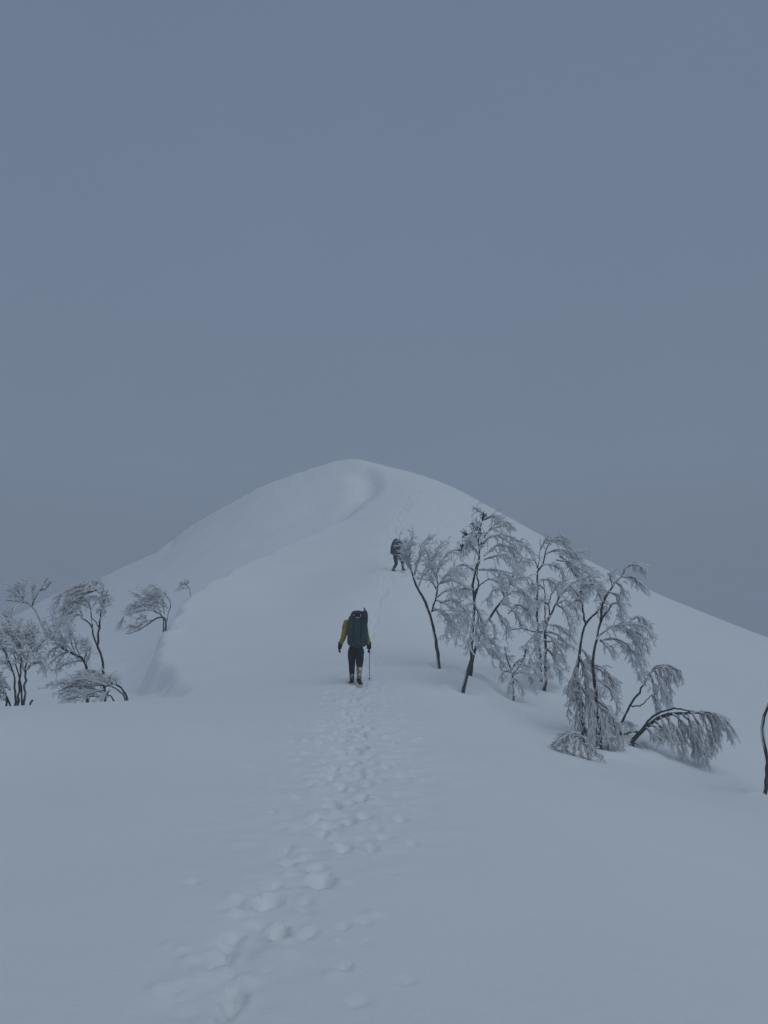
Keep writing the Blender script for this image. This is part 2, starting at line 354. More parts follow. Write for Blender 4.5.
def make_tree(name, label, stems, boughs, d, wind=(1, 0), droop=0.8, dens=1.0, tw=0.38, group='rime-covered trees on the snowy ridge',
              base=None, seed=1, rime=1.0, bare=None, thick=1.0, extra=1, spread=0.5, twig_r=1.0, iso=.85):
    """stems / boughs: lists of (px polyline, start radius m, end radius m); the first stem starts at the foot of the tree"""
    R = np.random.default_rng(seed)
    foot = P(*stems[0][0][0], d); foot[2] = ground_z(foot[0], foot[1])
    root = bpy.data.objects.new(name, None); COL.objects.link(root); root.location = foot
    root.empty_display_size = 0.3
    root['label'] = label; root['category'] = 'tree'; root['group'] = group
    wv = np.array([wind[0], 0.25 * wind[0], wind[1]])
    # depth of each traced line: a slow wander about the trunk plane
    def lift(poly, y0, y1):
        n = len(poly); return np.array([P(px, py, d + y0 + (y1 - y0) * (k / max(n - 1, 1))) for k, (px, py) in enumerate(poly)])
    trunk_parts = []; allst = []
    for k, (poly, r0, r1) in enumerate(stems):
        y1 = 0 if k == 0 else R.uniform(-.25, .25)
        w = lift(poly, 0, y1)
        if k == 0 or (poly[0][1] >= stems[0][0][0][1] - 6 and len(poly) > 2 and base is None):
            w[0][2] = ground_z(w[0][0], w[0][1]) - 0.25
        w = smooth_path(w, 22); w[1:] += R.normal(0, .008, w[1:].shape)
        rad = np.linspace(r0 * .82, r1 * .9, 22) * thick * R.uniform(.9, 1.12, 22)
        trunk_parts.append(tubes(w[None], rad[None], 8)); allst.append((w, r1 * thick))
    V, F = join(trunk_parts); tr = bpy.data.objects.new('trunk', np_mesh('trunk', V - foot, F, M_BARK)); COL.objects.link(tr); tr.parent = root
    # rime plastered on the lee and upper side of the stems in broken patches
    rp = []
    for w, r1 in allst:
        n = len(w)
        for a in range(3, n - 4, 3):
            if R.random() < (0.25 if rime <= 1 else 0.0):
                seg = w[a:a + 5]; rr = (r1 * .4 + 0.006 + 0.010 * R.random(5)) * np.array([.3, 1, 1.1, .9, .3])
                rp.append(tubes((seg + wv * 0.012 + np.array([0.008, -0.010, 0.012]))[None], rr[None], 6))
    w = allst[0][0]; rr = np.linspace(stems[0][1], stems[0][2], 22) * .5 * R.uniform(.35, 1.0, 22)
    rp.append(tubes((w + np.array([-.5 if wind[0] > 0 else .5, -.35, 0]) * np.linspace(stems[0][1], stems[0][2], 22)[:, None] * .95)[None], rr[None] * np.where(R.random(22) < .45, .15, 1.0)[None], 6))
    # drift heaped round the foot
    # boughs, plus siblings turned about the trunk for volume
    bl = []
    for (poly, r0, r1) in boughs:
        span = np.hypot(poly[-1][0] - poly[0][0], poly[-1][1] - poly[0][1]) * d / FPX
        y0 = R.uniform(-.24, .04)
        w = smooth_path(lift(poly, y0, y0 + R.uniform(-spread, spread) * span * .7), 12)
        bl.append((w, r0, r1))
        for e in range(extra):
            s = np.array([R.uniform(.8, 1.05), 1, R.uniform(.8, 1.05)]); w2 = w[0] + (w - w[0]) * s
            t = np.linspace(0, 1, 12)[:, None]
            w2 = w2 + t * np.array([R.uniform(-.14, .14), R.choice([-1, 1]) * R.uniform(.25, .6) * max(spread, .4), R.uniform(-.12, .08)]) * max(span, .3)
            bl.append((w2, r0 * .8, r1))
    BP = np.array([b[0] for b in bl]); BR = np.array([np.linspace(b[1], b[2], 12) for b in bl]) * thick
    BP[:, 1:] += R.normal(0, .010, BP[:, 1:].shape)
    # twigs along the boughs
    tp, tr_, = [], []
    for k in range(len(bl)):
        L = np.linalg.norm(np.diff(BP[k], axis=0), axis=1).sum()
        n = max(6, int(L * 16 * dens))
        t = R.uniform(.12, 1.0, n) ** .85 * 10.99; i = t.astype(int); f = (t - i)[:, None]
        o = BP[k][i] * (1 - f) + BP[k][i + 1] * f; tg = unit(BP[k][i + 1] - BP[k][i])
        dirn = unit(tg * 0.7 + unit(R.normal(0, 1, (n, 3))) * iso + wv * .25)
        ln = tw * R.uniform(.45, 1.15, n) * (1.15 - .45 * t / 11)
        pts = [o]; cur = dirn.copy()
        for q in range(5):
            cur = unit(cur + np.array([0, 0, -1.]) * droop * .42 + wv * .10 + R.normal(0, .27, cur.shape))
            pts.append(pts[-1] + cur * (ln / 5)[:, None])
        tp.append(np.stack(pts, 1)); tr_.append(np.linspace(.0028, .0014, 6)[None] * np.ones((n, 1)))
    TP = np.concatenate(tp); TR = np.concatenate(tr_) * twig_r * np.where(R.random((len(TP), 1)) < .3, 1.5, .8)
    # twiglets
    m = 4
    o_i = np.repeat(np.arange(len(TP)), m); seg = R.integers(1, 5, len(o_i))
    o = TP[o_i, seg]; tg = unit(TP[o_i, seg + 1] - TP[o_i, seg])
    cur = unit(tg + unit(R.normal(0, 1, o.shape)) * .85 + wv * .2); ln = tw * R.uniform(.15, .42, len(o))
    pts = [o]
    for q in range(3):
        cur = unit(cur + np.array([0, 0, -1.]) * droop * .45 + R.normal(0, .12, cur.shape)); pts.append(pts[-1] + cur * (ln / 3)[:, None])
    LP = np.stack(pts, 1); LR = np.linspace(.0026, .0014, 4)[None] * np.ones((len(o), 1)) * twig_r
    # keep everything above the snow
    def clampz(A):
        g = base_height(A[..., 0], A[..., 1]) + 0.01; A[..., 2] = np.maximum(A[..., 2], g); return A
    if True: TP = clampz(TP); LP = clampz(LP); BP[:, 1:] = clampz(BP[:, 1:])
    V, F = join([tubes(BP, BR, 5), tubes(TP, TR, 3), tubes(LP, LR, 3)])
    cr = bpy.data.objects.new('crown', np_mesh('crown', V - foot, F, M_TWIG)); COL.objects.link(cr); cr.parent = root
    off = wv * 0.006 + np.array([0, -0.003, 0.010])
    ratio = R.uniform(.25, 1.75, (len(TP), 1))
    ratio *= 1 + .35 * np.sin(TP[:, :1, 0] * 7)
    parts = rp + [tubes(BP + off * 1.3, BR * .75 + .0065 * rime * R.uniform(.1, 1.9, BR.shape), 5),
                  tubes(TP + off * np.where(R.random((len(TP), 1, 1)) < .55, .15, 1.25), (TR * .8 + .0074 * rime * ratio), 4),
                  tubes(LP + off * .2, LR * .8 + .0056 * rime, 3)]
    V, F = join(parts)
    ri = bpy.data.objects.new('rime_coating', np_mesh('rime_coating', V - foot, F, M_RIME, False)); COL.objects.link(ri); ri.parent = cr
    if bare:
        bp = []
        for (px, py, rad) in bare:
            c = P(px, py, d - .15); k = 15
            s0 = c + R.normal(0, rad * .4, (k, 3)); dr = unit(R.normal(0, 1, (k, 3)) + np.array([0, 0, .3]))
            pp = [s0]
            for q in range(5):
                dr = unit(dr + R.normal(0, .5, dr.shape)); pp.append(pp[-1] + dr * rad * .3)
            bp.append(tubes(np.stack(pp, 1), np.linspace(.012, .005, 6)[None] * np.ones((k, 1)), 4))
        V, F = join(bp); bo = bpy.data.objects.new('bare_branch_tip', np_mesh('bare_branch_tip', V - foot, F, M_DARK)); COL.objects.link(bo); bo.parent = root
    return root

# ------------------------------------------------------------------ trees, right of the path
TK = (.055, .022)
def bl(*polys, r=.017, e=.006): return [(p, r, e) for p in polys]
RG = 'rime-covered trees right of the path'
LG = 'rime-covered trees left of the ridge'
WR = (0.9, -0.1); WL = (-0.9, 0.05)
make_tree('birch_tree', 'frosted tree nearest the path, its bare curved trunk leaning towards the upper hiker',
 [([(438.7,668),(438,655),(436,642),(433,626),(428.6,612),(424.7,601),(418,589),(413.7,578.6),(410,565),(404,548)], .062, .022),
  ([(431.7,612),(434,604),(436,598),(437.5,587),(437,574),(440,560)], .032, .012)],
 bl([(410,566),(405,550),(399,538)],[(410,563),(410,547),(413,531)],[(413,578),(418,560),(422,545),(430,537)],[(411,570),(404,558),(401,550)],
    [(418,588),(424,572),(432,560),(440,552)],[(437,575),(443,560),(450,552),(460,550)],[(437.5,586),(445,576),(455,572),(466,576)],
    [(436,598),(447,591),(458,590),(468,598)],[(440,603),(450,601),(458,603),(464,612)],[(432,611),(440,610),(449,617),(456,630)],[(437,580),(432,566),(427,552)],[(433,560),(438,548),(445,541)],[(437,590),(430,578),(428,566)],[(436,600),(448,606),(460,618),(466,634)],[(434,608),(446,616),(456,630)],[(437,585),(450,580),(462,584),(470,592)],[(412,572),(404,552),(405,538)]),
 22, (.3,.15), .12, 1.0, .32, seed=21, group=RG)
make_tree('birch_tree', 'tall frosted tree with dark bare clumps in its top and a bent foot',
 [([(461,692),(466.7,674.6),(470.6,663),(471.5,650),(473,630),(474,610),(473.6,600),(472.6,585),(475.8,570),(479,556),(478,542),(481.7,525),(485,515)], .056, .016),
  ([(473.6,600),(478,588),(477,572),(480,560)], .03, .014),([(474,594),(479,586),(484,582),(488,579)], .028, .012)],
 bl([(485,516),(480,512),(473,508)],[(482,523),(477,528),(470,536),(465,548)],[(479,556),(472,546),(464,545),(458,552)],[(480,550),(486,540),(493,536),(503,534),(513,539),(524,544),(534,556)],
    [(484,538),(490,529),(497,524),(506,521),(512,526)],[(484,520),(493,516),(503,519)],[(484,556),(492,549),(499,544),(508,546),(515,555),(517,570)],[(484,560),(497,556),(506,555),(513,562),(517,574)],
    [(488,579),(498,582),(503,592),(504,604)],[(479,570),(490,570),(503,572),(512,582)],[(475,571),(466,566),(458,566),(452,574)],[(473,590),(462,588),(450,594)],[(473,604),(464,606),(456,616)],
    [(473,610),(466,618),(458,634),(456,645)],[(474,606),(480,616),(484,630),(484,644)],[(473,622),(470,634),(468,650)],[(473,602),(478,612),(476,632),(478,648)],[(478,545),(474,532),(476,522)],[(473,612),(462,612),(452,622),(447,636)]),
 19.6, WR, .45, 1.0, .34, seed=22, group=RG, bare=[(463.5,548,.10),(465,535,.09),(476,527,.13),(478,534,.11),(484,517,.08),(470,543,.06),(481,545,.07)])
make_tree('birch_tree', 'frosted tree whose dark trunk slants right behind the tree with dark clumps',
 [([(471,677),(471.5,664),(475,650),(482,632),(489,618),(496,609),(504,598),(509,586),(515,572)], .060, .02),
  ([(508,614),(513,609),(518,605)], .018, .012)],
 bl([(504,598),(512,592),(522,592),(532,600)],[(509,586),(518,578),(528,578),(536,588)],[(512,580),(516,566),(524,558),(532,560)],[(500,603),(508,606),(516,614),(522,628)],
    [(496,609),(500,618),(506,628),(506,640)],[(507,590),(500,580),(494,574)],[(482,632),(490,640),(498,650),(502,664)],[(483,640),(486,648),(493,649),(500,657),(503,668)],[(489,618),(494,628),(495,640)],
    [(505,597),(500,590),(492,592),(487,602)],[(514,605),(522,606),(530,614),(533,626)],[(510,584),(520,590),(528,604),(528,618)]),
 21.2, WR, .5, .95, .32, seed=23, group=RG)
make_tree('sapling', 'low frosted sapling with fanned drooping sprays between the taller trees',
 [([(512.6,693),(513,684),(512,675),(509,664),(506,655)], .040, .012),([(520.8,665),(524.6,656),(526,650)], .03, .02)],
 bl([(512,676),(520,672),(530,678),(536,690)],[(512,674),(522,666),(532,668),(540,678)],[(511,672),(504,672),(499,680)],[(509,664),(506,655),(504,647)],[(513,678),(518,682),(523,692)],[(512,670),(517,662),(524,658)],[(513,679),(510,684),(507,692)]),
 20.6, WR, .6, .9, .26, seed=24, group=RG)
make_tree('birch_tree', 'frosted tree with a long bare branch reaching left above the sapling',
 [([(543.6,687),(545.6,675.5),(545,662.5),(546,645),(545,632),(551,614),(556,604),(561.4,595),(566,588.6)], .058, .02),
  ([(550,616),(549,603),(551.7,594),(552,588)], .026, .012),([(545,632),(533.7,631.7),(525,629),(516.8,629),(505,631.5)], .026, .012),([(546,640),(545.5,622),(545,608),(544.5,589),(543,580)], .028, .012)],
 bl([(566,589),(574,582),(584,578),(592,588)],[(561,595),(568,590),(578,590),(586,600)],[(556,604),(563,610),(568,620),(570,634)],[(546,640),(538,645),(531,655),(528,668)],[(546,642),(554,642),(562,652),(566,668)],[(546,632),(556,634),(564,640),(572,648)],
    [(546,650),(541,658),(536,670),(535,682)],[(546,648),(552,655),(558,668),(560,680)],[(545,655),(548,665),(549,677)],[(544,632),(535,638),(526,650)],[(545,634),(551,638),(556,650),(554,668)],[(550,616),(543,622),(536,634),(536,648)],
    [(548,605),(541,600),(534,602),(528,612)],[(552,594),(558,584),(566,578)],[(544,589),(536,584),(528,590)],[(556,604),(566,600),(574,606),(577,618)],[(548,625),(558,626),(567,634),(573,640)]),
 22.6, WR, .6, 1.05, .34, seed=25, group=RG)
make_tree('birch_tree', 'tall upright frosted tree with arching branches standing behind the long-branched tree',
 [([(541,684),(540,660),(538,630),(537,600),(537.6,582),(538,570),(542,565),(545,554.7),(548,545.6),(553.6,538.5)], .060, .018),
  ([(538,569),(534.7,560),(530,553)], .022, .010),([(538,568),(540,552),(540,538)], .014, .006)],
 bl([(542,565),(552,565),(560,570),(563,582)],[(545,555),(555,550),(566,551),(576,556),(583,566)],[(548,546),(556,540),(566,543),(573,553)],[(553,539),(560,536),(568,540)],[(553,550),(566,553),(578,552),(588,553)],
    [(556,560),(570,562),(586,565),(598,575)],[(560,556),(574,566),(588,574),(592,588)],[(530,553),(524,546),(518,545)],[(534,560),(526,562),(520,572)],[(537,590),(528,590),(520,600),(516,614)],[(537,598),(530,604),(526,618)],[(540,580),(548,580),(556,586),(558,598)],
    [(540,550),(546,541),(550,534)],[(565,560),(575,575),(582,585),(583,598)]),
 23.4, WR, .45, .95, .34, seed=26, group=RG)
make_tree('birch_tree', 'frosted tree with a dark wishbone fork above a thick drooping white skirt',
 [([(582,739),(582,722),(581,700),(577,680),(577.5,665),(580,649.6),(581.5,636.7),(585.8,623.8),(591,617),(597,612)], .062, .022),
  ([(585.8,624),(583,612),(582,602),(580,592)], .034, .014)],
 bl([(582,602),(576,592),(570,585)],[(581,596),(583,584),(590,576),(598,578)],[(597,612),(603,602),(606,592)],[(580,592),(586,584),(597,586),(604,596)],[(596,612),(601,608),(606,612)],
    [(577,660),(574,672),(571,688),(572,702)],[(579,655),(584,665),(588,680),(590,698)],[(577,668),(575,684),(576,700),(575,716)],[(580,658),(584,672),(585,692),(586,712)],[(579,680),(577,700),(576,716),(574,728)],[(580,684),(586,700),(590,716),(593,732)],
    [(581,700),(588,712),(596,722),(600,740)],[(578,675),(570,682),(567,696)],[(582,650),(588,658),(593,672)],[(583,604),(576,600),(570,606)],
    [(583,720),(586,732),(590,744)]),
 18.6, WR, .8, 1.15, .30, seed=27, group=RG, extra=1)
make_tree('birch_tree', 'tall frosted tree with wind-combed top sprays, right of the tree with the wishbone fork',
 [([(600,749),(599,725),(597,700),(594,680),(593,660),(595.8,644),(598,632),(600.8,622),(607,612),(612,604)], .054, .022),
  ([(600.8,622),(601.5,612),(603,602),(609.4,592),(615,582),(621.6,576.5),(624.5,569)], .036, .012)],
 bl([(624,570),(632,565),(640,566),(646,574)],[(621,577),(630,577),(637,583),(642,590)],[(616,582),(622,587),(626,598)],[(609,592),(616,594),(621,602),(622,616)],[(612,604),(618,604),(623,612),(623,624)],[(603,602),(599,592),(601,582)],[(613,586),(611,576),(615,570)],
    [(596,640),(606,630),(618,626),(632,624),(645,628),(654,638)],[(612,630),(628,630),(642,636),(648,652)],[(604,640),(618,640),(632,650),(640,664),(646,686)],[(630,622),(638,616),(646,622),(652,632)],[(600,640),(606,646),(612,654)],[(618,628),(630,634),(636,648),(637,664)],
    [(594,665),(602,668),(610,680),(613,694)],[(594,678),(604,684),(614,698),(618,712)],[(596,690),(602,704),(606,722),(607,742)],[(597,700),(606,708),(614,724),(618,744)],[(595,672),(598,690),(600,712),(602,735)],[(596,668),(606,676),(614,682),(620,686)],[(598,705),(610,714),(620,728),(624,745)],
    [(596,685),(592,700),(592,722),(594,745)],[(597,715),(604,726),(610,742),(611,756)],[(598,720),(596,735),(598,755)]),
 17.7, WR, .75, 1.1, .30, seed=28, group=RG)
make_tree('birch_tree', 'small arched frosted tree with a thin bare side branch, above the flattened tree',
 [([(619.5,733),(622.3,722),(624.7,716.4),(630,704.7),(638.8,693.8),(645,682),(651,673.4),(656,668)], .045, .016),
  ([(631,706),(637,706),(642,704.7),(647,700),(652,695)], .020, .010)],
 bl([(650,674),(654,667),(662,665),(672,667),(682,672)],[(655,668),(664,668),(673,674),(676,684)],[(650,675),(653,684),(655,698),(656,710)],[(658,668),(662,678),(666,692),(669,706)],[(662,667),(668,676),(670,690),(671,702)],[(652,695),(656,700),(657,710)],
    [(655,670),(659,682),(661,698)],[(648,677),(645,672),(640,671)],[(668,667),(676,671),(680,680)],[(620,725),(627,722),(634,726)]),
 19.0, WR, 1.1, 1.15, .26, seed=29, group=RG)
make_tree('birch_tree', 'frosted tree pressed flat, its trunk bowing far right with a fringe to the snow',
 [([(629.5,745),(635,738),(641,732),(647,727),(653,722),(660,717),(668,714),(680,714),(694,712.5),(704,712),(714,715),(722,720)], .068, .018),
  ([(640,732),(646,724),(653,716.5),(663,712),(676,708.6),(690,711),(700,713)], .036, .014),([(640,733),(634,732),(628,733),(621,736)], .028, .016)],
 bl([(704,712),(716,714),(727,721),(735,733)],[(700,713),(714,717),(725,726),(731,738)],[(690,713),(706,714),(714,722),(716,738)],[(664,716),(674,726),(682,740),(684,754)],[(672,714),(682,722),(690,738),(694,756)],[(682,714),(692,724),(698,742),(701,760)],[(692,713),(700,724),(706,742),(708,766)],
    [(660,717),(668,730),(676,742),(678,750)],[(655,721),(664,732),(672,738)],[(650,725),(660,730),(668,736)],[(700,713),(706,726),(708,740),(709,756)],[(678,715),(680,730),(682,745)],[(688,714),(690,730),(695,748),(698,764)],[(712,716),(718,726),(719,742)],[(646,728),(656,736),(662,740)],[(668,715),(670,728),(673,740)],
    [(632,742),(640,744),(646,742)],[(705,713),(712,724),(714,740),(712,754)]),
 18.4, WR, 1.25, 1.25, .30, seed=30, group=RG, spread=.35)
make_tree('birch_tree', 'bare wavy dark trunk standing at the right border of the picture',
 [([(762,796),(766.4,786),(767.6,773.5),(767.4,761),(764.3,744.6),(762,730),(764,718),(768,706),(776,692),(788,680)], .046, .026),
  ([(772,698),(776,684),(774,670)], .03, .012)],
 bl([(788,680),(798,672),(812,672),(824,682)],[(784,684),(796,684),(806,694),(810,710)],[(776,684),(782,668),(792,660)],[(780,688),(792,676),(806,664)],[(774,670),(778,656),(786,648)],[(790,680),(800,690),(803,706)]),
 15.6, WR, .8, 1.0, .30, seed=31, group=RG)
make_tree('shrub', 'low frosted bush bowed to the snow in front of the white-skirted tree',
 [([(590,757),(586,745),(581,735),(574,733),(566,737)], .034, .012)],
 bl([(581,734),(572,734),(561,739),(555,750)],[(581,735),(572,738),(564,747),(562,758)],[(582,736),(576,742),(574,756)],[(583,737),(588,742),(590,755)],[(574,733),(566,733),(558,739),(552,748)],[(582,736),(580,745),(582,758)],[(572,734),(566,742),(568,756)],[(585,744),(596,752),(604,760)]),
 float(hit(586, 759)[1]), (-.6,0), .5, 1.1, .22, seed=40, group=RG, spread=.3)
# ------------------------------------------------------------------ trees, left of the ridge
make_tree('shrub_tree', 'many-stemmed frosted tree fanning up from the snow lip at the left border',
 [([(24,706),(24.2,697),(24.6,690),(25.5,676),(26,664),(30,650)], .048, .014),([(20,705),(18.5,694),(20,680),(20.5,664),(19,645)], .040, .012),([(17,705),(15,690),(13.7,674),(8,660),(3,648)], .036, .012),
  ([(11,706),(6,696),(0,690),(-8,682)], .034, .012),([(26,704),(31,702.5),(32,700)], .028, .02),([(6,706),(4,690),(-4,670),(-10,650)], .034, .012),([(22,704),(21,685),(16,665),(12,640)], .03, .012)],
 bl([(26,664),(33,652),(40,645),(46,640)],[(26,670),(34,662),(42,662),(48,668)],[(20,664),(22,648),(26,634),(30,625)],[(19,648),(16,632),(10,620),(4,612)],[(12,642),(8,630),(10,616),(14,606)],[(3,650),(-4,638),(-10,628)],[(8,660),(4,644),(2,630)],[(20,655),(12,646),(6,640),(-4,640)],
    [(25,672),(20,656),(15,644),(12,630)],[(30,650),(34,638),(36,626)],[(22,640),(30,632),(40,632)],[(14,674),(4,664),(-6,662)],[(0,688),(-8,674),(-12,660)],[(5,700),(2,684),(-6,676)],[(26,660),(22,650),(20,635),(22,620)],[(28,655),(38,654),(46,658)],[(10,690),(0,680),(-8,672)],[(4,700),(-3,694),(-8,684)]),
 16.2, (-.5, .3), .15, 1.25, .26, seed=32, group=LG, rime=1.3)
make_tree('birch_tree', 'frosted tree leaning hard left, its thin forked top poking above the skyline at far left',
 [([(88,692),(87,671),(84,660),(70,652),(57,645),(48,637),(42,625),(38,617),(32,606),(27,603),(20,595),(15,588)], .058, .012),
  ([(32,606),(34,600),(39,592),(44,584),(48,577)], .022, .008),([(27,603),(20,602),(12,601),(6,600)], .018, .008)],
 bl([(20,596),(14,592),(9,586)],[(26,603),(24,594),(25,585),(28,580)],[(22,600),(16,594),(11,592)],[(33,602),(33,592),(34,583)],[(40,591),(46,588),(50,582)],[(24,599),(18,590),(19,583)],
    [(57,645),(50,640),(40,642),(32,650)],[(66,650),(58,640),(48,628),(44,618)],[(72,652),(64,640),(58,626),(54,610)],[(80,656),(74,640),(68,622),(64,606)],[(70,651),(60,655),(50,664),(44,672)],[(84,660),(76,662),(64,664),(56,672)],[(86,664),(90,652),(86,642),(78,634)],
    [(60,646),(52,650),(46,660)],[(76,654),(72,644),(70,630),(60,620)],[(84,660),(88,650),(84,638)],[(66,650),(62,640),(54,636),(46,632)]),
 20.5, WL, .25, .9, .28, seed=33, group=LG, spread=.35, extra=1)
make_tree('birch_tree', 'frosted tree with a slim dark Y-shaped trunk and white crown swept left',
 [([(107,702),(104,684),(103,672),(102,657.5),(100,650.7),(96.8,644),(93,635.7),(92.7,629),(88,622),(81,618)], .056, .016),
  ([(97.5,645),(98,640),(99.5,624.7),(101,612),(103,601.5),(101,594),(94.7,590.5)], .034, .012),([(92.7,629),(91.5,618),(90.6,609.7),(88.6,601.5)], .022, .010),([(99,628),(96,622),(93,619)], .014, .008)],
 bl([(95,591),(86,590),(76,592),(68,600)],[(98,592),(92,585),(84,582)],[(101,594),(104,588),(100,583),(92,582)],[(89,602),(82,596),(74,594),(64,592)],[(90,608),(82,604),(72,604),(62,610)],[(82,618),(80,608),(74,600),(66,598)],[(84,620),(76,614),(70,620),(66,632)],
    [(103,602),(106,594),(108,590)],[(86,600),(78,602),(70,612),(68,626)],[(76,594),(68,604),(60,618),(58,632)],[(102,606),(98,598),(94,596),(90,602)],[(94,591),(84,594),(76,602),(72,614)],[(101,614),(104,606),(105,614)],[(80,592),(70,590),(60,596),(54,606)],[(88,584),(80,586),(72,588)],[(101,594),(106,596),(109,602)]),
 19.2, WL, .4, 1.0, .28, seed=34, group=LG)
make_tree('fallen_tree', 'frosted tree lying low, two bare crossing trunks and fronds combed left over the snow',
 [([(131,699),(124,692),(118,686),(112,684),(107,686),(98,684),(90,683)], .040, .014),([(127,699),(121,693),(114,688),(107,686),(103,690)], .030, .012),([(118,696),(108,695.5),(98,697),(88,696)], .026, .012)],
 bl([(107,686),(94,681),(80,680),(66,684)],[(100,685),(88,686),(72,690),(62,694)],[(98,696),(86,692),(74,694),(64,697)],[(108,684),(98,678),(84,674),(72,676)],[(112,684),(110,678),(112,674)],[(92,683),(78,684),(60,683),(46,687)],[(108,695),(98,690),(86,688),(74,690)],
    [(104,690),(92,692),(80,698),(68,699)],[(108,684),(102,676),(94,671),(84,671)],[(116,686),(117,680),(114,677)],[(96,682),(84,677),(70,680),(56,682)],[(110,690),(104,696),(96,700)],[(90,683),(76,688),(66,690)]),
 18.4, WL, .10, 1.05, .26, iso=.55, seed=35, group=LG, spread=.3)
make_tree('shrub_tree', 'lone frosted bush across the gully, its fronds streaming left from one root',
 [([(166,618),(163,617),(154.5,619.5),(148,624),(141.6,628.6),(134,632),(126.4,634)], .050, .014),([(165,617),(160,614),(157,612.5),(150,610),(143,609)], .036, .014),([(165,617),(169,611),(171,604),(169,598),(163,593)], .028, .012)],
 bl([(157,612),(148,606),(138,605),(128,609)],[(158,613),(150,602),(140,596),(134,593)],[(161,614),(156,602),(148,593),(141,587)],[(164,614),(162,600),(156,590),(150,586)],[(169,600),(164,592),(156,588)],[(167,606),(160,598),(152,596),(142,599)],[(154,611),(146,610),(138,612),(130,615)],[(152,620),(144,622),(137,627),(129,631)],
    [(170,602),(166,596),(158,594),(148,590)],[(148,624),(144,618),(138,619)],[(140,629),(133,626),(128,627)],[(162,612),(152,604),(140,602),(131,606)],[(168,608),(162,604),(154,600),(142,594)],[(146,609),(136,608),(126,611)],[(124,617),(121,622),(120,628)]),
 30.0, WL, .05, .9, .34, iso=.5, seed=36, group=LG, spread=.3, twig_r=1.3)
make_tree('shrub_tree', 'tiny dark frosted tuft showing over the edge of the snow dome',
 [([(191,594),(189,589),(187,585),(185,582)], .030, .012)],
 bl([(187,586),(183,584),(180,587)],[(186,584),(183,582),(181,583)],[(188,588),(182,588),(177,590)],[(187,584),(189,582),(187,580)]),
 39.0, WL, .1, .8, .22, seed=37, group=LG, spread=.3, twig_r=1.5)
# ------------------------------------------------------------------ people
M_SKIN = mat('skin', (0.45, 0.28, 0.20), 0.6, 0.3)
M_EYE = mat('eye', (0.03, 0.02, 0.02), 0.2, 0.5)
M_HAIR = mat('hair', (0.02, 0.015, 0.012), 0.7, 0.3)
M_BLACK = mat('black_softshell', (0.014, 0.015, 0.019), 0.85, 0.25, ((0.024, 0.025, 0.030), 14, .4, .7), (60, .004))
M_NAVY = mat('navy_shell', (0.020, 0.025, 0.036), 0.8, 0.25, ((0.032, 0.038, 0.052), 10, .4, .7), (40, .006))
M_OLIVE = mat('mustard_shell', (0.30, 0.245, 0.028), 0.75, 0.3, ((0.20, 0.17, 0.025), 8, .45, .7), (24, .012))
M_TEAL = mat('teal_ripstop', (0.016, 0.045, 0.046), 0.75, 0.3, ((0.026, 0.062, 0.062), 12, .4, .7), (30, .010))
M_SLATE = mat('slate_cordura', (0.026, 0.031, 0.038), 0.8, 0.3, ((0.045, 0.052, 0.06), 10, .4, .7), (30, .008))
M_WEB = mat('black_webbing', (0.010, 0.010, 0.012), 0.8, 0.3)
M_REFL = mat('pale_marks', (0.55, 0.57, 0.60), 0.6, 0.4)
M_BOOT = mat('tan_boot', (0.20, 0.145, 0.10), 0.85, 0.2, ((0.60, 0.60, 0.62), 22, .50, .62), (50, .008))
M_BOOTD = mat('dark_boot', (0.035, 0.036, 0.042), 0.85, 0.2, ((0.55, 0.56, 0.58), 20, .56, .68), (50, .008))
M_METAL = mat('dark_metal', (0.02, 0.02, 0.023), 0.7, 0.3)

def emit(name, src_obj, material, parent, flat=False):
    COL.objects.link(src_obj); dg = bpy.context.evaluated_depsgraph_get(); dg.update()
    me = bpy.data.meshes.new_from_object(src_obj.evaluated_get(dg)); me.name = name
    old = src_obj.data; bpy.data.objects.remove(src_obj); bpy.data.meshes.remove(old)
    me.materials.clear(); me.materials.append(material)
    me.polygons.foreach_set('use_smooth', [not flat] * len(me.polygons))
    o = bpy.data.objects.new(name, me); COL.objects.link(o); o.parent = parent
    return o
def skin(name, J, E, material, parent, sub=2, crinkle=0.0):
    """J {key:(x,y,z,r) or (x,y,z,rx,ry)}, E list of key chains"""
    keys = list(J); ix = {k: i for i, k in enumerate(keys)}
    me = bpy.data.meshes.new('tmp'); ed = set()
    for c in E:
        for a, b in zip(c[:-1], c[1:]): ed.add((ix[a], ix[b]))
    me.from_pydata([J[k][:3] for k in keys], list(ed), [])
    o = bpy.data.objects.new('tmp', me); o.modifiers.new('s', 'SKIN'); 
    lay = me.skin_vertices[0].data if me.skin_vertices else None
    if lay is None:
        bm = bmesh.new(); bm.from_mesh(me); bm.verts.layers.skin.verify(); bm.to_mesh(me); bm.free(); lay = me.skin_vertices[0].data
    inner = {k for c in E for k in c[1:]}; roots = {c[0] for c in E if c[0] not in inner and c[0] not in E[0]}
    for k in keys:
        v = J[k]; lay[ix[k]].radius = (v[3], v[4] if len(v) > 4 else v[3]); lay[ix[k]].use_root = (ix[k] == 0) or k in roots
    m = o.modifiers.new('u', 'SUBSURF'); m.levels = sub; m.render_levels = sub
    r = emit(name, o, material, parent)
    if crinkle:
        for v in r.data.vertices:
            n = v.co; k = crinkle * (math.sin(n.z * 55 + 9 * math.sin(n.x * 14)) * .5 + math.sin(n.z * 27 + n.x * 31 + n.y * 19) * .5)
            v.co = n + v.normal * k
    return r
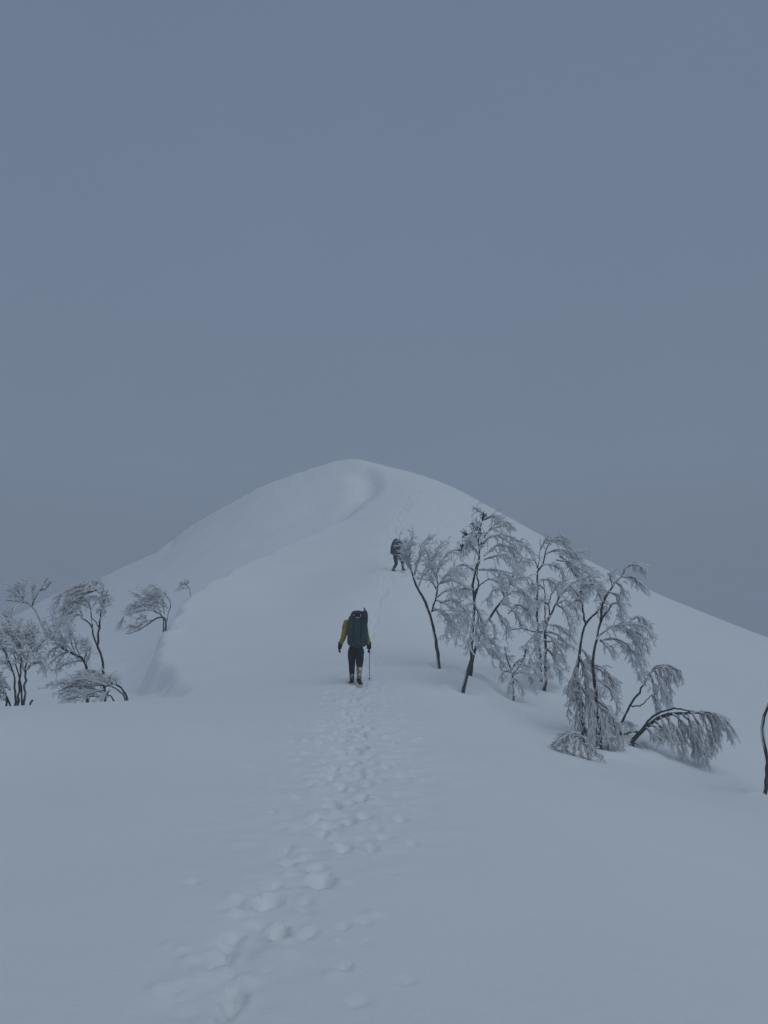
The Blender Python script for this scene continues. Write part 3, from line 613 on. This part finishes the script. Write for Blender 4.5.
def soft_box(name, c, s, material, parent, bev=.3, rot=(0, 0, 0), taper=0.0, bulge=0.0, wrinkle=0.0, cuts=5):
    bm = bmesh.new(); bmesh.ops.create_cube(bm, size=1)
    bmesh.ops.subdivide_edges(bm, edges=bm.edges[:], cuts=cuts, use_grid_fill=True)
    mr = Matrix.Rotation(rot[2], 3, 'Z') @ Matrix.Rotation(rot[1], 3, 'Y') @ Matrix.Rotation(rot[0], 3, 'X')
    for v in bm.verts:
        p = v.co * 2; q = Vector((p.x, p.y, p.z)); mlen = max(abs(p.x), abs(p.y), abs(p.z)); ln = p.length
        q = p.lerp(p * (mlen / ln) * 1.25, bev) if ln > 0 else p
        k = 1 - taper * (q.z * .5 + .5)
        q = Vector((q.x * k, q.y * k * (1 + bulge * (1 - q.z ** 2) * .3), q.z))
        q = Vector((q.x * s[0] / 2, q.y * s[1] / 2, q.z * s[2] / 2))
        if wrinkle: q += Vector((math.sin(q.z * 31 + q.y * 9), math.sin(q.z * 26 + q.x * 23), 0)) * wrinkle
        v.co = Vector(c) + mr @ q
    me = bpy.data.meshes.new('tmp'); bm.to_mesh(me); bm.free()
    o = bpy.data.objects.new('tmp', me); m = o.modifiers.new('u', 'SUBSURF'); m.levels = 1; m.render_levels = 1
    return emit(name, o, material, parent)
def strap(name, pts, wd, material, parent, n=20, rr=None):
    V, F = tubes(smooth_path(pts, n)[None], np.full((1, n), wd) if rr is None else np.linspace(rr[0], rr[1], n)[None], 8)
    # close both ends
    o = bpy.data.objects.new(name, np_mesh(name, V, F, material)); bm = bmesh.new(); bm.from_mesh(o.data)
    bmesh.ops.holes_fill(bm, edges=[e for e in bm.edges if e.is_boundary], sides=0); bm.to_mesh(o.data); bm.free()
    COL.objects.link(o); o.parent = parent; return o

def head_into(body, c, look, s=1.0):
    """an egg-shaped head with brow, nose, lips, chin and ears joined into the body mesh"""
    bm = bmesh.new(); bm.from_mesh(body.data)
    h = bmesh.new(); bmesh.ops.create_uvsphere(h, u_segments=32, v_segments=24, radius=1)
    for v in h.verts:
        x, y, z = v.co; f = max(y, 0)
        X = x * .076 * (1 - .22 * max(-z, 0) ** 1.5); Y = y * .098; Z = z * .118
        g = lambda cx, cz, r: math.exp(-((X - cx) ** 2 + (Z - cz) ** 2) / r ** 2) * (1 if y > 0 else 0)
        Y += .024 * g(0, -.018, .016) + .012 * g(0, .004, .012) + .006 * g(0, .026, .05) - .012 * g(.030, .006, .014) - .012 * g(-.030, .006, .014)
        Y += .007 * g(0, -.050, .016) - .004 * g(0, -.057, .006) + .012 * g(0, -.090, .022)
        ear = math.exp(-((Y + .005) ** 2 + (Z + .010) ** 2) / .022 ** 2) * (1 if abs(x) > .8 else 0)
        X += math.copysign(.016 * ear, x)
        v.co = Vector((X, Y, Z)) * s
    M = Matrix.Translation(c) @ Matrix.Rotation(look[1], 4, 'Z') @ Matrix.Rotation(look[0], 4, 'X')
    bmesh.ops.transform(h, matrix=M, verts=h.verts[:]); tmp = bpy.data.meshes.new('t'); h.to_mesh(tmp); h.free()
    bm.from_mesh(tmp); bm.to_mesh(body.data); bm.free(); bpy.data.meshes.remove(tmp)
    body.data.polygons.foreach_set('use_smooth', [True] * len(body.data.polygons))
    for sx in (-1, 1):
        e = bmesh.new(); bmesh.ops.create_uvsphere(e, u_segments=12, v_segments=8, radius=.011)
        bmesh.ops.transform(e, matrix=M @ Matrix.Translation((sx * .030 * s, .080 * s, .006 * s)), verts=e.verts[:])
        me = bpy.data.meshes.new('eye'); e.to_mesh(me); e.free(); me.materials.append(M_EYE); o = bpy.data.objects.new('eye', me); COL.objects.link(o); o.parent = body
    return M
def cap(name, M, zmin, grow, material, parent, ymax=2):
    h = bmesh.new(); bmesh.ops.create_uvsphere(h, u_segments=28, v_segments=20, radius=1)
    bmesh.ops.delete(h, geom=[v for v in h.verts if v.co.z < zmin + (1.1 if v.co.y > ymax else 0)], context='VERTS')
    for v in h.verts: v.co = Vector((v.co.x * .076 * grow, v.co.y * .098 * grow, v.co.z * .118 * grow * (1.02)))
    bmesh.ops.solidify(h, geom=h.faces[:], thickness=.006)
    bmesh.ops.transform(h, matrix=M, verts=h.verts[:])
    me = bpy.data.meshes.new(name); h.to_mesh(me); h.free(); me.materials.append(material)
    me.polygons.foreach_set('use_smooth', [True] * len(me.polygons)); o = bpy.data.objects.new(name, me); COL.objects.link(o); o.parent = parent; return o
def glove(w, d, side, parent, curl=.5):
    """five fingers off a palm; w wrist point, d pointing direction"""
    w = Vector(w); d = Vector(d).normalized(); f = Vector((0, 1, 0)); s = Vector((side, 0, 0))      # back of the hand faces outwards
    inw = (-s - d * (-s).dot(d)).normalized(); fr = d.cross(inw).normalized(); fr = fr if fr.y > 0 else -fr
    J = {'cc': (*(w - d * .09), .072), 'c': (*(w - d * .04), .064), 'w': (*w, .056), 'p': (*(w + d * .05), .064, .042), 'k': (*(w + d * .115), .068, .045)}; E = [['cc', 'c', 'w', 'p', 'k']]
    for i, (off, ln) in enumerate(((.045, .100), (.015, .112), (-.015, .106), (-.044, .088))):
        b = w + d * .095 + fr * off; p1 = b + d * ln * .45; p2 = p1 + (d * .6 + inw * curl) * ln * .35; p3 = p2 + (d * .15 + inw * curl * 1.6) * ln * .33
        for n, q, r in (('a', b, .025), ('b', p1, .025), ('c', p2, .023), ('d', p3, .020)): J[f'f{i}{n}'] = (*q, r)
        E.append([f'f{i}a', f'f{i}b', f'f{i}c', f'f{i}d'])
    b = w + d * .020 + fr * .040; p1 = b + (d * .5 + fr * .8 + inw * .2) * .046; p2 = p1 + (d * .8 + fr * .1 + inw * .5) * .040
    for n, q, r in (('a', b, .022), ('b', p1, .020), ('c', p2, .017)): J['t' + n] = (*q, r)
    E.append(['ta', 'tb', 'tc'])
    return skin('glove', J, E, M_BLACK, parent, 1)

def hiker(at, heading, pose, label, mats, scale=1.0):
    jk, tr, gl, btL, btR, hat = mats
    body = bpy.data.objects.new('b', None); g = pose
    P_ = g['pel']; C_ = g['chest']; N_ = g['neck']; H_ = g['head']
    J = {'pel': (*P_, .09, .08), 'wa': (*[(a + b) / 2 for a, b in zip(P_, C_)], .09, .07), 'ch': (*C_, .12, .095), 'ne': (*N_, .055), 'hd': (H_[0], H_[1], H_[2] - .05, .05)}
    E = [['pel', 'wa', 'ch', 'ne', 'hd']]
    for s, n in ((-1, 'L'), (1, 'R')):
        for j, r in (('sh', .045), ('el', .043), ('wr', .030), ('hip', .060), ('kn', .058), ('an', .040)): J[j + n] = (*g[j + n], r)
        J['ha' + n] = (*(Vector(g['wr' + n]) + Vector(g['hd' + n]).normalized() * .05), .020, .014)
        J['to' + n] = (*(Vector(g['an' + n]) + Vector(g['toe' + n])), .036)
        E += [['ch', 'sh' + n, 'el' + n, 'wr' + n, 'ha' + n], ['pel', 'hip' + n, 'kn' + n, 'an' + n, 'to' + n]]
    body = skin('person', J, E, M_SKIN, None, 2)
    body['label'] = label; body['category'] = 'person'
    M = head_into(body, Vector(H_), g['look'])
    cap('hair', M, -.35, 1.05, M_HAIR, body, .1); cap('hat', M, .22, 1.16, hat, body)
    K = lambda k, a, b=None: (*J[k][:3], (J[k][3] + a), (J[k][4] if len(J[k]) > 4 else J[k][3]) + (b if b is not None else a))
    # jacket: torso and sleeves
    Jj = {'wa': K('wa', .055), 'hem': (*(Vector(P_) + Vector((0, 0, .05))), .185, .15), 'hem2': (*(Vector(P_) + Vector((0, 0, .02))), .17, .14), 'ch': K('ch', .065), 'col': (*(Vector(N_) + Vector((0, 0, .01))), .085)}
    Ej = [['wa', 'ch', 'col'], ['wa', 'hem', 'hem2']]
    for n in 'LR':
        Jj['sh' + n] = K('sh' + n, .045); Jj['el' + n] = K('el' + n, .030); Jj['wr' + n] = K('wr' + n, .022)
        m = (Vector(g['sh' + n]) + Vector(g['el' + n])) / 2; Jj['up' + n] = (*m, .080)
        Ej.append(['ch', 'sh' + n, 'up' + n, 'el' + n, 'wr' + n])
    skin('jacket', Jj, Ej, jk, body, 2, .006)
    Jt = {'wst': (*(Vector(P_) + Vector((0, 0, .12))), .215, .16), 'pel': (*P_, .205, .16)}; Et = [['wst', 'pel']]
    for n in 'LR':
        a = Vector(g['hip' + n]); k_ = Vector(g['kn' + n]); b = Vector(g['an' + n])
        Jt['hip' + n] = (*a, .128); Jt['th' + n] = (*((a + k_) / 2), .112); Jt['kn' + n] = (*k_, .090); Jt['ca' + n] = (*(k_ * .6 + b * .4), .072); Jt['cu' + n] = (*(k_ * .25 + b * .75), .064)
        Et.append(['pel', 'hip' + n, 'th' + n, 'kn' + n, 'ca' + n, 'cu' + n])
    skin('trousers', Jt, Et, tr, body, 2, .007)
    for n, bm_ in (('L', btL), ('R', btR)):
        a = Vector(g['an' + n]); k_ = Vector(g['kn' + n]); t = Vector(g['toe' + n]); u = (k_ - a).normalized()
        heel = a - t.normalized() * .055 - Vector((0, 0, .03)); ball = a + t; toe = a + t * 1.45
        bo = skin('boot', {'an': (*(a + u * .04), .062), 'top': (*(a + u * .17), .066), 'low': (*(a - u * .02), .058), 'heel': (*heel, .045, .05), 'ball': (*ball, .050, .042), 'toe': (*toe, .042, .034)},
                  [['an', 'top'], ['an', 'low', 'ball', 'toe'], ['low', 'heel']], bm_, body, 2)
        # welted sole
        so_ = soft_box('sole', tuple((heel + toe) / 2 - Vector((0, 0, .045))), (.10, (toe - heel).length + .07, .03), M_WEB, bo, .25,
                       (math.asin(max(-1, min(1, (t.normalized().z)))), 0, -math.atan2(t.x, t.y)), cuts=3)
        skin('gaiter', {'a': (*(a + u * .08), .072), 'b': (*(a + u * .22), .078), 'c': (*(a + u * .34), .080)}, [['a', 'b', 'c']], btR if bm_ is btR and n == 'R' else tr, body, 2, .004)
    for n in 'LR':
        glove(g['wr' + n], g['hd' + n], -1 if n == 'L' else 1, body, g.get('curl', .5))
    body.location = at; body.rotation_euler = (0, 0, heading); body.scale = (scale,) * 3
    return body

ft = hit(356.2, 681.5); ft[2] = ground_z(ft[0], ft[1])
pose1 = dict(pel=(-.01, .02, .90), chest=(-.01, .12, 1.31), neck=(0, .18, 1.49), head=(.01, .25, 1.61), look=(-.25, 0),
             shL=(-.245, .05, 1.49), shR=(.18, .10, 1.42), elL=(-.295, -.02, 1.14), elR=(.235, .02, 1.12), wrL=(-.385, .05, .93), wrR=(.295, .16, .93),
             hdL=(-.20, .12, -1), hdR=(.05, .25, -1), hipL=(-.10, .03, .86), hipR=(.085, .01, .86), knL=(-.115, .22, .52), knR=(.075, .05, .47),
             anL=(-.105, .12, .13), anR=(.068, -.19, .17), toeL=(-.02, .13, -.02), toeR=(.02, .12, -.06))
H1 = hiker(tuple(ft + np.array([0, 0, .0])), 0.0, pose1, 'person walking up the snow path in a mustard jacket, black trousers and black gloves', (M_OLIVE, M_BLACK, M_BLACK, M_BOOTD, M_BOOT, M_SLATE))

def backpack(at, heading, label, mats, group=None, scale=1.0, lean=.12, big=True):
    mb, ml = mats
    root = bpy.data.objects.new('backpack', None); COL.objects.link(root); root['label'] = label; root['category'] = 'backpack'
    root.empty_display_size = .2
    # origin at the bottom of the bag, back panel towards +y
    bag = soft_box('main_bag', (0, -.14, .33), (.43, .27, .72), mb, root, .42, (0, 0, 0), -.04, .7, .006, 7)
    soft_box('front_pocket', (0, -.285, .30), (.27, .05, .40), mb, root, .35, (.03, 0, 0), 0, .4, .004)
    soft_box('lid', (-.005, -.13, .715), (.34, .30, .19), ml, root, .6, (.10, 0, 0), .22, .3, .004)
    soft_box('bottom_panel', (0, -.15, .015), (.37, .25, .10), ml, root, .45)
    for s in (-1, 1):
        soft_box('side_pocket', (s * .205, -.14, .14), (.07, .19, .24), ml, root, .45)
        strap('compression_strap', [(s * .21, -.03, .42), (s * .232, -.14, .43), (s * .17, -.285, .45)], .008, M_WEB, root)
        strap('compression_strap', [(s * .21, -.03, .24), (s * .245, -.14, .25), (s * .15, -.30, .26)], .008, M_WEB, root)
        strap('lid_strap', [(s * .085, -.275, .74), (s * .088, -.312, .60), (s * .088, -.325, .42), (s * .085, -.315, .15), (s * .08, -.25, .02)], .009, M_WEB, root)
        strap('shoulder_strap', [(s * .09, -.01, .55), (s * .12, .10, .60), (s * .13, .20, .53), (s * .135, .235, .41), (s * .15, .20, .27), (s * .17, .04, .10)], .020, M_WEB, root)
        soft_box('hip_fin', (s * .19, .06, .06), (.07, .18, .09), ml, root, .4)
        if big: soft_box('reflective_mark', (s * .083 - .006, -.295, .675), (.016, .012, .060), M_REFL, root, .2, (.1, 0, s * .12), cuts=2)
    if big:
        soft_box('lid_zip_panel', (-.006, -.288, .700), (.13, .014, .062), M_WEB, root, .2, cuts=2)
        soft_box('reflective_mark', (0, -.30, .625), (.085, .012, .014), M_REFL, root, .2, cuts=2)
        strap('haul_loop', [(-.05, -.02, .78), (-.03, -.02, .82), (.03, -.02, .82), (.05, -.02, .78)], .008, M_WEB, root)
    root.location = at; root.rotation_euler = (-lean, 0, heading); root.scale = (scale,) * 3
    return root
bp1 = backpack(tuple(ft + np.array([.030, .0, .91])), 0.0, 'large dark teal backpack worn by the hiker in the mustard jacket', (M_TEAL, M_SLATE), lean=.10)
# dark pointed bundle strapped on the right of the lid
sb = bpy.data.objects.new('gear_pouch', None); COL.objects.link(sb); sb['label'] = 'dark pointed pouch strapped to the right shoulder of the teal backpack'; sb['category'] = 'pouch'
sb.location = tuple(ft + np.array([.205, -.20, 1.44])); sb.rotation_euler = (-.1, .02, 0)
soft_box('pouch_body', (0, 0, .14), (.145, .15, .30), M_SLATE, sb, .5, (0, 0, 0), .30, .3, .006)
strap('drawcord', [(-.005, 0, .27), (-.03, -.01, .31), (-.02, 0, .36), (.0, 0, .30)], .010, M_WEB, sb)
strap('buckle_strap', [(-.09, 0, .09), (-.05, -.085, .10), (.05, -.085, .10), (.07, 0, .10)], .008, M_WEB, sb)
def pole(top, tip, label):
    top = Vector(top); tip = Vector(tip); r = bpy.data.objects.new('trekking_pole', None); COL.objects.link(r); r.location = tip; r['label'] = label; r['category'] = 'trekking pole'
    a = top - tip; u = a.normalized()
    strap('shaft', [(0, 0, 0), tuple(a * .5), tuple(a)], .0065, M_METAL, r); strap('grip', [tuple(a - u * .10), tuple(a - u * .02), tuple(a + u * .03)], .016, M_WEB, r)
    bm = bmesh.new(); bmesh.ops.create_cone(bm, cap_ends=True, segments=20, radius1=.05, radius2=.035, depth=.010, matrix=Matrix.Translation(u * .09))
    me = bpy.data.meshes.new('basket'); bm.to_mesh(me); bm.free(); me.materials.append(M_WEB); b = bpy.data.objects.new('basket', me); COL.objects.link(b); b.parent = r
hR = Vector(tuple(ft)) + Vector((.305, .20, .81 - .04))
tipxy = (hR.x + .005, hR.y + .06); pole(hR + Vector((0, 0, .06)), (tipxy[0], tipxy[1], ground_z(*tipxy) - .04), 'thin dark trekking pole held in the right hand of the nearer hiker')

f2 = hit(397.5, 570); f2[2] = ground_z(f2[0], f2[1])
pose2 = dict(pel=(-.02, .0, .88), chest=(0, .15, 1.27), neck=(0, .25, 1.44), head=(0, .34, 1.55), look=(-.4, 0),
             shL=(-.19, .15, 1.36), shR=(.19, .17, 1.36), elL=(-.27, .08, 1.06), elR=(.26, .36, 1.06), wrL=(-.28, .16, .82), wrR=(.25, .56, .95),
             hdL=(-.05, .15, -1), hdR=(.0, .7, -.7), hipL=(-.10, .0, .85), hipR=(.09, .02, .85), knL=(-.10, .10, .47), knR=(.10, .33, .60),
             anL=(-.10, -.16, .14), anR=(.11, .36, .20), toeL=(0, .13, -.03), toeR=(0, .13, .01))
H2 = hiker(tuple(f2 + np.array([-.05, 0, -.04])), -.75, pose2, 'person in dark navy clothing bending forward on the upper path beside the leaning tree', (M_NAVY, M_BLACK, M_BLACK, M_BOOTD, M_BOOTD, M_HAIR), 1.02)
R2 = Matrix.Rotation(-.75, 3, 'Z')
bp2 = backpack(tuple(Vector(tuple(f2)) + Vector((-.05, 0, 0)) + R2 @ Vector((0, -.02, .90))), -.75, 'dark grey backpack on the stooping hiker higher up the path', (M_SLATE, M_SLATE), lean=.27, big=False, scale=1.0)

# ------------------------------------------------------------------ air
def box(name, lo, hi, material):
    bm = bmesh.new(); bmesh.ops.create_cube(bm, size=1)
    for v in bm.verts: v.co = Vector([lo[k] if v.co[k] < 0 else hi[k] for k in range(3)])
    me = bpy.data.meshes.new(name); bm.to_mesh(me); bm.free(); me.materials.append(material)
    o = bpy.data.objects.new(name, me); COL.objects.link(o); return o
mh = bpy.data.materials.new('haze'); mh.use_nodes = True; nt = mh.node_tree
for n in list(nt.nodes): nt.nodes.remove(n)
out = nt.nodes.new('ShaderNodeOutputMaterial'); pv = nt.nodes.new('ShaderNodeVolumePrincipled')
pv.inputs['Color'].default_value = (0.71, 0.742, 0.81, 1); pv.inputs['Density'].default_value = 0.0038; pv.inputs['Anisotropy'].default_value = 0.0
nt.links.new(pv.outputs['Volume'], out.inputs['Volume'])
hz = box('haze', (XS[0] - 5, YS[0] - 5, float(GZ.min()) - 1.0), (XS[-1] + 5, YS[-1] + 5, float(GZ.max()) + 1.5), mh)
hz['kind'] = 'stuff'; hz['label'] = 'thin grey-blue cloud haze hanging over the ridge'

# ------------------------------------------------------------------ light
SUN_EL, SUN_AZ = math.radians(50), math.radians(142)     # high, behind the camera, through thick cloud
w = bpy.data.worlds.new('World'); scene.world = w; w.use_nodes = True; nt = w.node_tree
bg = nt.nodes['Background']; bg.inputs['Strength'].default_value = 0.1
sky = nt.nodes.new('ShaderNodeTexSky'); sky.sky_type = 'NISHITA'; sky.sun_disc = False
sky.sun_elevation = SUN_EL; sky.sun_rotation = SUN_AZ
# overcast layer: cloud brightness by height above the horizon, faint uneven cloud base
tc = nt.nodes.new('ShaderNodeTexCoord'); sx = nt.nodes.new('ShaderNodeSeparateXYZ'); nt.links.new(tc.outputs['Generated'], sx.inputs['Vector'])
rp = nt.nodes.new('ShaderNodeValToRGB'); e = rp.color_ramp.elements
e[0].position = 0.0; e[0].color = (0.135, 0.158, 0.208, 1)
e[1].position = 1.0; e[1].color = (0.20, 0.255, 0.33, 1)
x1 = e.new(0.22); x1.color = (0.215, 0.270, 0.360, 1)
x1 = e.new(0.62); x1.color = (0.205, 0.270, 0.385, 1)
nt.links.new(sx.outputs['Z'], rp.inputs['Fac'])
cn = nt.nodes.new('ShaderNodeTexNoise'); cn.inputs['Scale'].default_value = 1.6; cn.inputs['Detail'].default_value = 4
nt.links.new(tc.outputs['Generated'], cn.inputs['Vector'])
cm = nt.nodes.new('ShaderNodeMapRange'); cm.inputs['To Min'].default_value = 7.0; cm.inputs['To Max'].default_value = 8.0
nt.links.new(cn.outputs['Fac'], cm.inputs['Value'])
vm = nt.nodes.new('ShaderNodeVectorMath'); vm.operation = 'SCALE'; nt.links.new(rp.outputs['Color'], vm.inputs[0]); nt.links.new(cm.outputs['Result'], vm.inputs['Scale'])
mx = nt.nodes.new('ShaderNodeMix'); mx.data_type = 'RGBA'; mx.inputs['Factor'].default_value = 0.93
nt.links.new(sky.outputs['Color'], mx.inputs['A']); nt.links.new(vm.outputs['Vector'], mx.inputs['B'])
nt.links.new(mx.outputs['Result'], bg.inputs['Color'])
sl = bpy.data.lights.new('sun', 'SUN'); sl.energy = 0.75; sl.angle = math.radians(70); sl.color = (0.87, 0.962, 1.0)
so = bpy.data.objects.new('sun', sl); COL.objects.link(so)
sd = Vector((math.sin(SUN_AZ) * math.cos(SUN_EL), math.cos(SUN_AZ) * math.cos(SUN_EL), math.sin(SUN_EL)))
so.rotation_euler = (-sd).to_track_quat('-Z', 'Y').to_euler(); so.location = sd * 50

vs = scene.view_settings; vs.view_transform = 'Standard'; vs.look = 'None'; vs.gamma = 1; vs.exposure = 0.0; vs.use_curve_mapping = False
scene.render.engine = 'CYCLES'
scene.cycles.use_denoising = True
scene.cycles.max_bounces = 8; scene.cycles.volume_bounces = 3; scene.cycles.diffuse_bounces = 4
